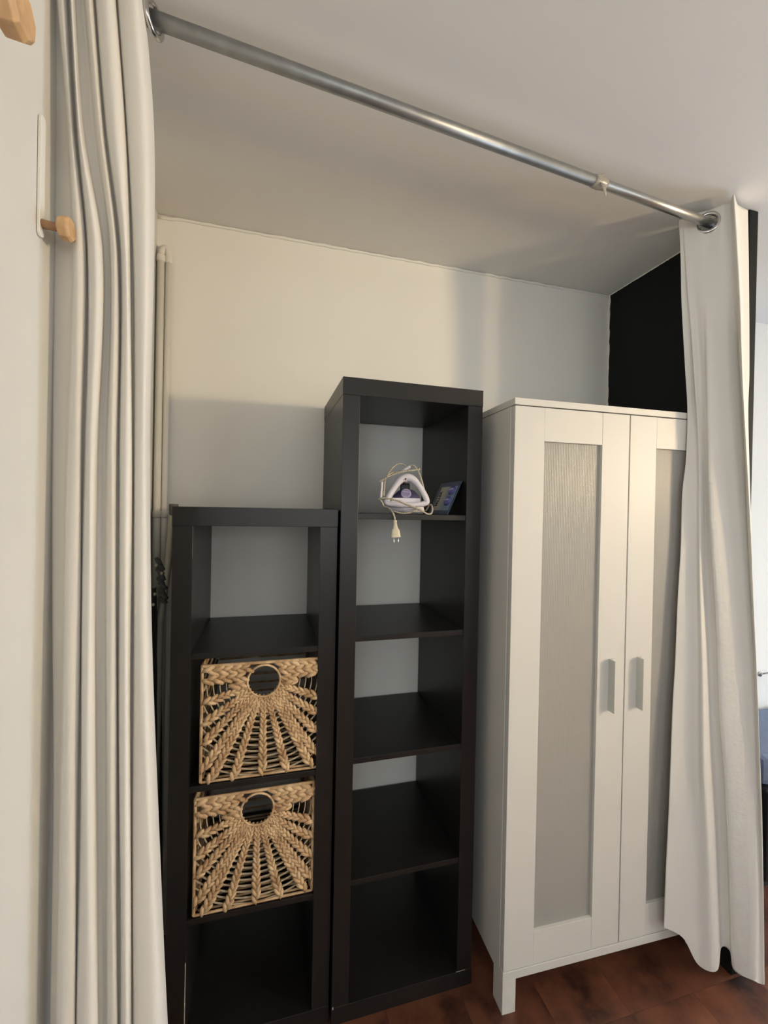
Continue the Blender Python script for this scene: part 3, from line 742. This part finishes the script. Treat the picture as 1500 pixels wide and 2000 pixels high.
# ------------------------------------------------------------------ coat hooks on the left wall
def hook(loc, sc, label):
    r = empty('coat_hook', loc, label, 'hook', 0, 'wooden peg hooks on the left wall')
    # white back plate with rounded ends
    pts = []
    hw, top, bot = 0.0075*sc, 0.178, -0.022
    for k in range(9): a = PI*k/8; pts.append((hw*math.cos(a), top-hw+hw*math.sin(a)))
    for k in range(9): a = PI + PI*k/8; pts.append((hw*math.cos(a), bot+hw+hw*math.sin(a)))
    bm = bmesh.new(); prism(bm, pts, 'x', 0.0008, 0.0058)
    obj('back_plate', bm, M_plate, r, bevel=0.0008)
    bm = bmesh.new(); tube(bm, [(0.005, 0, 0), (0.032*sc, 0, -0.002)], [0.0072*sc, 0.0066*sc], 14)
    obj('stem', bm, M_pegstem, r, smooth=True)
    bm = bmesh.new()
    xs = [0.030, 0.033, 0.045, 0.049]; rs = [0.014, 0.0185, 0.0195, 0.0165]
    rings = [[bm.verts.new((x*sc, q*sc*math.cos(2*PI*k/8+0.3), -0.002+q*sc*1.03*math.sin(2*PI*k/8+0.3))) for k in range(8)] for x, q in zip(xs, rs)]
    for i in range(3):
        for k in range(8): bm.faces.new((rings[i][k], rings[i][(k+1) % 8], rings[i+1][(k+1) % 8], rings[i+1][k]))
    bm.faces.new(rings[0][::-1]); bm.faces.new(rings[-1])
    obj('peg_knob', bm, M_peg, r, bevel=0.0012)
    return r
hook((XL, -0.360, 1.940), 1.0, 'lower wooden peg hook on a slim white plate beside the bunched curtain')
hook((XL, -0.566, 2.085), 1.55, 'upper wooden peg hook, nearest the top left corner of the photo')

# ------------------------------------------------------------------ heating pipes in the back left corner
pp = empty('heating_pipe', (XL+0.017, YB-0.017, 0.0), 'pair of white painted heating pipes in the back left corner', 'pipe')
for x, y, rr in ((0.0, 0.0, 0.0115), (0.0215, 0.003, 0.0095)):
    bm = bmesh.new(); tube(bm, [(x, y, 0.001), (x, y, 2.31)], rr, 16)
    obj('riser', bm, M_pipe, pp, smooth=True)
bm = bmesh.new(); tube(bm, spline([(0.0, 0.0, 2.305), (0.002, 0.0, 2.325), (0.0122, 0.001, 2.338), (0.020, 0.003, 2.325), (0.0215, 0.003, 2.305)], 6), 0.0105, 14)
obj('elbow', bm, M_pipe, pp, smooth=True)
for z in (1.445, 2.30):
    bm = bmesh.new()
    for x, y, rr in ((0.0, 0.0, 0.0135), (0.0215, 0.003, 0.0110)):
        tube(bm, [(x, y, z-0.012), (x, y, z-0.009), (x, y, z+0.009), (x, y, z+0.012)], [rr*0.9, rr*1.05, rr*1.05, rr*0.9], 16)
    obj('collar', bm, M_pipe, pp, smooth=True)

# ------------------------------------------------------------------ folded ironing board between curtain and low shelf
ib = empty('ironing_board', (-0.505, 0.16, 0), 'folded ironing board with a dark cover standing left of the low black shelf', 'ironing board')
def ibt(name, pts, rr, m, seg=14, par=None):
    bm = bmesh.new(); tube(bm, [Vector(p)-Vector(ib.location) for p in pts], rr, seg)
    return obj(name, bm, m, par or ib, smooth=True)
lg = ibt('leg', [(-0.473, 0.200, 1.455), (-0.482, 0.19, 1.30), (-0.500, 0.185, 1.13), (-0.506, 0.180, 0.30)], 0.0100, M_tube)
ibt('foot_cap', [(-0.4718, 0.200, 1.446), (-0.4718, 0.200, 1.450), (-0.4710, 0.200, 1.474), (-0.4708, 0.200, 1.480)], [0.0112, 0.0118, 0.0135, 0.0125], M_cap, 16, lg)
lg2 = ibt('leg', [(-0.556, 0.22, 1.40), (-0.535, 0.20, 1.22), (-0.523, 0.185, 1.10), (-0.512, 0.17, 0.30)], 0.0100, M_tube)
ibt('crossbar', [(-0.535, 0.205, 1.245), (-0.486, 0.200, 1.258)], 0.0016, M_tube, 8)
# the padded board itself: a rounded nose and a thick dark cover, edge towards the room
bm = bmesh.new()
outl = []
for k in range(25):
    z = 1.235 - 1.19*k/24
    w = 0.13*min(1.0, math.sqrt(max(0.02, k/24*3.2)))
    outl.append((z, w))
rings = []
for z, w in outl:
    c0 = Vector((-0.523 + 0.018*(1.235-z)/1.19, 0.16, z)) - Vector(ib.location)
    ring = []
    for q in range(16):
        a = 2*PI*q/16
        ring.append(bm.verts.new(c0 + Vector((math.cos(a)*0.0165*(1+0.06*math.sin(z*40+q)), math.sin(a)*w, 0.003*math.sin(q*1.7+z*30)))))
    rings.append(ring)
for i in range(len(rings)-1):
    for q in range(16): bm.faces.new((rings[i][q], rings[i][(q+1) % 16], rings[i+1][(q+1) % 16], rings[i+1][q]))
bm.faces.new(rings[0]); bm.faces.new(rings[-1][::-1])
obj('board_cover', bm, M_cover, ib, smooth=True)
# gathered cover edge with its drawcord
bm = bmesh.new()
for k in range(9):
    z = 1.318 - k*0.0135
    lump(bm, Vector((-0.490 + 0.004*(k % 2) + 0.0016*k, 0.112, z)) - Vector(ib.location), (0.5, -0.2, -0.7 + 0.15*(k % 3)), (0, -1, 0.3), 0.036, 0.016, 0.018)
obj('gathered_hem', bm, M_cover, ib, smooth=True)
for k, (x, z) in enumerate(((-0.492, 1.310), (-0.478, 1.288), (-0.494, 1.231), (-0.498, 1.202))):
    bm = bmesh.new(); lump(bm, Vector((x, 0.096, z)) - Vector(ib.location), (0.3, 0, 1), (0, -1, 0), 0.011, 0.0095, 0.008)
    obj('cord_knot', bm, M_cordage, ib, smooth=True)

# ------------------------------------------------------------------ steam iron on the tall shelf
ir = empty('clothes_iron', (0.2125, 0.055, z_iron), 'white and violet clothes iron with its cord wrapped round it', 'iron', -0.30)
# soleplate: boat outline, heel towards the room, tip towards the wall
def boat(s, y0=0.0, L=0.215):
    pts = []
    for k in range(13):
        t = k/12; pts.append((0.052*s*math.sqrt(max(0, 1-t**2.2)), y0 + L*t))
    return pts + [(-x, y) for x, y in pts[-2::-1]]
def loft(bm, levels):
    rings = [[bm.verts.new((x, y, z)) for x, y in pts] for z, pts in levels]
    n = len(rings[0])
    for i in range(len(rings)-1):
        for k in range(n): bm.faces.new((rings[i][k], rings[i][(k+1) % n], rings[i+1][(k+1) % n], rings[i+1][k]))
    bm.faces.new(rings[0][::-1]); bm.faces.new(rings[-1])
bm = bmesh.new(); loft(bm, [(0.001, boat(1.0, 0.012)), (0.006, boat(1.02, 0.011))])
obj('soleplate', bm, M_sole, ir, bevel=0.0006)
bm = bmesh.new(); loft(bm, [(0.0062, boat(1.02, 0.010)), (0.016, boat(1.06, 0.008)), (0.032, boat(1.0, 0.008, 0.205)), (0.040, boat(0.92, 0.010, 0.19))])
obj('skirt', bm, M_iron, ir, smooth=True)
bm = bmesh.new(); loft(bm, [(0.0405, boat(0.86, 0.022, 0.17)), (0.058, boat(0.78, 0.03, 0.15)), (0.072, boat(0.52, 0.042, 0.12)), (0.078, boat(0.36, 0.05, 0.10))])
obj('water_tank', bm, M_purple, ir, smooth=True)
bm = bmesh.new(); box(bm, -0.046, 0.044, 0.0035, 0.030, 0.030, 0.0500)
wb = obj('heel_block', bm, M_iron, ir, bevel=0.002)
bm = bmesh.new(); tube(bm, [(0.031, 0.0036, 0.0355), (0.031, 0.0026, 0.0355)], 0.0034, 14)
obj('screw', bm, M_sole, wb)
# heel loop: a rounded triangle of thick tube
tri = [(-0.0605, 0.0, 0.0335), (-0.030, -0.002, 0.0295), (0.0, -0.002, 0.0285), (0.035, -0.002, 0.0300), (0.0585, 0.0, 0.0350), (0.0625, 0.0, 0.0450), (0.048, 0.002, 0.0740),
       (0.030, 0.004, 0.0990), (0.012, 0.006, 0.1120), (-0.004, 0.006, 0.1135), (-0.020, 0.005, 0.1050), (-0.040, 0.003, 0.0770), (-0.057, 0.001, 0.0480)]
tp_ = spline(tri, 7, True)
rad = [0.0088 + 0.0034*max(0, (p.z-0.085)/0.03) for p in tp_]
bm = bmesh.new(); tube(bm, tp_, rad + [rad[0]], 14, closed=True)
lo = obj('heel_loop', bm, M_iron, ir, smooth=True)
bm = bmesh.new(); tube(bm, [(-0.004, 0.0, 0.1080), (-0.004, -0.0066, 0.1080)], 0.0026, 12)
obj('screw_hole', bm, M_gap, lo)
bm = bmesh.new()
hp = spline([(-0.002, 0.008, 0.1120), (-0.001, 0.05, 0.1130), (0.0, 0.10, 0.1100), (0.0, 0.135, 0.098), (0.0, 0.152, 0.075), (0.0, 0.160, 0.045)], 6)
tube(bm, hp, [0.0125 + 0.002*math.sin(i*0.25) for i in range(len(hp))], 16)
obj('handle', bm, M_iron, ir, smooth=True)
bm = bmesh.new(); box(bm, -0.020, 0.012, 0.085, 0.140, 0.072, 0.100)
obj('thumb_rest', bm, M_dark, ir, bevel=0.004)
bm = bmesh.new()
dm = Matrix.Translation((-0.001, 0.031, 0.0645)) @ Matrix.Rotation(math.radians(62), 4, 'X')
bmesh.ops.create_cone(bm, cap_ends=True, segments=28, radius1=0.0165, radius2=0.0155, depth=0.007, matrix=dm)
dl = obj('dial', bm, M_lilac2, ir, bevel=0.0006)
bm = bmesh.new(); bmesh.ops.create_cone(bm, cap_ends=True, segments=24, radius1=0.0128, radius2=0.0120, depth=0.0030, matrix=dm @ Matrix.Translation((0, 0, 0.0042)))
obj('dial_face', bm, M_lilac, dl)
bm = bmesh.new(); bmesh.ops.create_cube(bm, size=1, matrix=dm @ Matrix.Translation((0.001, 0.0026, 0.006)) @ Matrix.Rotation(-0.2, 4, 'Z') @ Matrix.Diagonal((0.021, 0.0028, 0.002, 1)))
obj('dial_grip', bm, M_lilac2, dl)
# the cord, all its turns
def q(zx, zy, y): return ((730+zx/12.5-793)/640.0, y, (1004-(890+zy/12.5))/640.0)
turns = [
    [q(290, 520, 0.006), q(330, 420, 0.010), q(400, 310, 0.016), q(490, 215, 0.02), q(590, 170, 0.022), q(690, 182, 0.022), q(760, 240, 0.02), q(800, 300, 0.018)],
    [q(110, 640, -0.010), q(190, 600, -0.012), q(290, 540, -0.014), q(450, 462, -0.016), q(600, 408, -0.014), q(750, 378, -0.012), q(950, 342, -0.008), q(1060, 322, 0.0), q(1105, 305, 0.012), q(1060, 282, 0.024), q(900, 330, 0.028), q(600, 350, 0.026), q(380, 420, 0.012), q(280, 520, 0.0), q(250, 620, -0.004), q(235, 800, -0.002), q(230, 1000, -0.006)],
    [q(850, 250, 0.010), q(905, 215, 0.010), q(965, 230, 0.008), q(1040, 310, 0.004), q(1090, 420, 0.0), q(1140, 550, -0.002), q(1185, 690, 0.0), q(1230, 830, 0.012)],
    [q(100, 1080, -0.012), q(200, 1045, -0.016), q(400, 1062, -0.018), q(600, 1110, -0.020), q(800, 1190, -0.022), q(1000, 1262, -0.024), q(1180, 1350, -0.026), q(1320, 1415, -0.022), q(1400, 1390, -0.008), q(1435, 1300, 0.005), q(1420, 1200, 0.018), q(1380, 1180, 0.035), q(1300, 1330, 0.05)],
    [q(480, 1360, -0.014), q(650, 1402, -0.018), q(850, 1392, -0.016), q(1000, 1330, -0.010), q(1100, 1290, 0.0), q(1250, 1330, 0.03)],
    [q(150, 1090, -0.014), q(215, 1180, -0.018), q(240, 1240, -0.022), q(330, 1265, -0.030), q(410, 1320, -0.044), q(475, 1410, -0.062), q(510, 1500, -0.072), q(522, 1565, -0.074)],
]
bm = bmesh.new()
for t in turns:
    tube(bm, spline(t, 6), 0.0027, 8)
cd = obj('cord', bm, M_cable, ir, smooth=True)
# ribbed white sleeves where the cord leaves the iron
def sleeve(a, b, r0, n):
    a, b = Vector(a), Vector(b); P = []; R = []
    for k in range(n):
        for z, s in ((0.0, 1.0), (0.45, 1.0), (0.5, 0.72), (0.95, 0.72)):
            P.append(a.lerp(b, (k+z)/n)); R.append(r0*s*(1-0.15*k/n))
    bm = bmesh.new(); tube(bm, P, R, 12)
    return obj('cord_sleeve', bm, M_iron, ir, smooth=False)
sleeve(q(160, 1030, -0.010), q(182, 640, -0.010), 0.0046, 11)
sleeve(q(690, 360, 0.012), q(865, 235, 0.010), 0.0066, 5)
# plug hanging over the shelf edge
pz = Vector(q(522, 1565, -0.074))
pl = bpy.data.objects.new('plug', None); COL.objects.link(pl); pl.parent = ir; pl.location = pz
bm = bmesh.new(); tube(bm, [(0, 0, 0.0), (0, 0, -0.004), (0, 0, -0.0045), (0, 0, -0.008), (0, 0, -0.0085), (0, 0, -0.012), (0, 0, -0.016)], [0.0050, 0.0054, 0.0042, 0.0056, 0.0044, 0.0058, 0.0060], 12)
obj('plug_neck', bm, M_plug, pl, smooth=False)
bm = bmesh.new()
prof = [(0.0058, -0.014), (0.0075, -0.023), (0.0120, -0.029), (0.0128, -0.040), (0.0145, -0.046), (0.0145, -0.050)]
loft_pts = []
for w, z in prof:
    d = 0.0052 if z > -0.02 else 0.0068
    loft_pts.append((z, [(w*math.copysign(abs(math.cos(a))**0.7, math.cos(a)), d*math.copysign(abs(math.sin(a))**0.7, math.sin(a))) for a in [2*PI*k/20 for k in range(20)]]))
loft(bm, loft_pts)
obj('plug_body', bm, M_plug, pl, smooth=False, bevel=0.0005)
for sx in (-0.0065, 0.0065):
    bm = bmesh.new(); tube(bm, [(sx, 0, -0.0498), (sx, 0, -0.064), (sx, 0, -0.0665)], [0.0022, 0.0022, 0.0012], 10)
    obj('prong', bm, M_prong, pl, smooth=True)
pl.rotation_euler = (0, -0.07, 0.15)

# ------------------------------------------------------------------ carton card leaning on the inside of the tall shelf
ex = Vector((0.0, -0.165, 0.0)); ey = Vector((0.047, 0.0, 0.106))        # width goes into the shelf, height leans right
cx_, cy_ = ex.length, ey.length
ax_, ay_ = ex.normalized(), ey.normalized(); an_ = ax_.cross(ay_); an_.normalize()
cardroot = empty('packet', (0.3395, 0.193, z_iron+0.0006), 'blue and yellow printed packet with two violet discs leaning right of the iron', 'packet')
rot = Matrix((ax_, ay_, an_)).transposed()
cardroot.rotation_euler = rot.to_euler()
bm = bmesh.new(); box(bm, 0, cx_, 0, cy_, 0.0, 0.0022)
obj('backing_card', bm, M_card, cardroot)
for v in (0.40, 0.72):
    bm = bmesh.new()
    rings = []
    for rr, h in ((0.0165, 0.0024), (0.0160, 0.0055), (0.0130, 0.0085), (0.0070, 0.0102)):
        rings.append([bm.verts.new((cx_*0.74 + rr*1.45*math.cos(a), cy_*v + rr*math.sin(a), h)) for a in [2*PI*k/24 for k in range(24)]])
    for i in range(3):
        for k in range(24): bm.faces.new((rings[i][k], rings[i][(k+1) % 24], rings[i+1][(k+1) % 24], rings[i+1][k]))
    bm.faces.new(rings[-1]); bm.faces.new(rings[0][::-1])
    bl = obj('blister', bm, M_blister, cardroot, smooth=True)
    bm = bmesh.new(); box(bm, cx_*0.74-0.018, cx_*0.74+0.018, cy_*v-0.0015, cy_*v+0.0055, 0.0088, 0.0108)
    obj('blister_rib', bm, M_lilac, bl, bevel=0.001)
def lettering(txt, u, v, size, parent, sx=1.0):
    cu = bpy.data.curves.new('lettering', 'FONT'); cu.body = txt; cu.size = size; cu.extrude = 0.0002
    cu.align_x = 'CENTER'; cu.align_y = 'CENTER'; cu.offset = size*0.02
    tmp = bpy.data.objects.new('lettering_curve', cu); COL.objects.link(tmp)
    dg = bpy.context.evaluated_depsgraph_get()
    me = bpy.data.meshes.new_from_object(tmp.evaluated_get(dg))
    bpy.data.objects.remove(tmp, do_unlink=True)
    me.materials.clear(); me.materials.append(M_ink)
    o = bpy.data.objects.new('lettering', me); COL.objects.link(o); o.parent = parent
    o.location = (u, v, 0.0026); o.rotation_euler = (0, 0, PI/2); o.scale = (1, sx, 1)
    return o
lettering('MILLER', cx_*0.24, cy_*0.48, 0.0175, cardroot, 1.6)

# ------------------------------------------------------------------ glimpse of the room right of the curtain
bd = empty('bed', (1.72, 0.02, 0), 'black bed base with a blue-grey mattress, glimpsed right of the hanging curtain', 'bed')
bx('bed_frame', (0, 1.0, 0, 0.37, 0.03, 0.395), M_bed, bd, 0.01)
for x, y in ((0.02, 0.02), (0.92, 0.02), (0.02, 0.29), (0.92, 0.29)):
    bx('leg', (x, x+0.06, y, y+0.06, 0, 0.03), M_bed, bd)
bx('mattress', (0.0, 1.0, 0.015, 0.365, 0.396, 0.515), M_mattress, bd, 0.03)
wl = empty('wall_hook', (2.255, YB, 0.655), 'thin bent wire hook on the pale wall above the blue-grey mattress', 'hook')
bm = bmesh.new(); tube(bm, spline([(-0.02, -0.004, 0.02), (-0.02, -0.02, 0.03), (0.0, -0.035, 0.035), (0.035, -0.045, 0.0), (0.07, -0.05, -0.05)], 6), 0.004, 8)
obj('wire', bm, M_chrome, wl, smooth=True)
bm = bmesh.new(); tube(bm, [(-0.02, -0.0005, 0.02), (-0.02, -0.006, 0.02)], 0.012, 14)
obj('base', bm, M_chrome, wl, smooth=True)
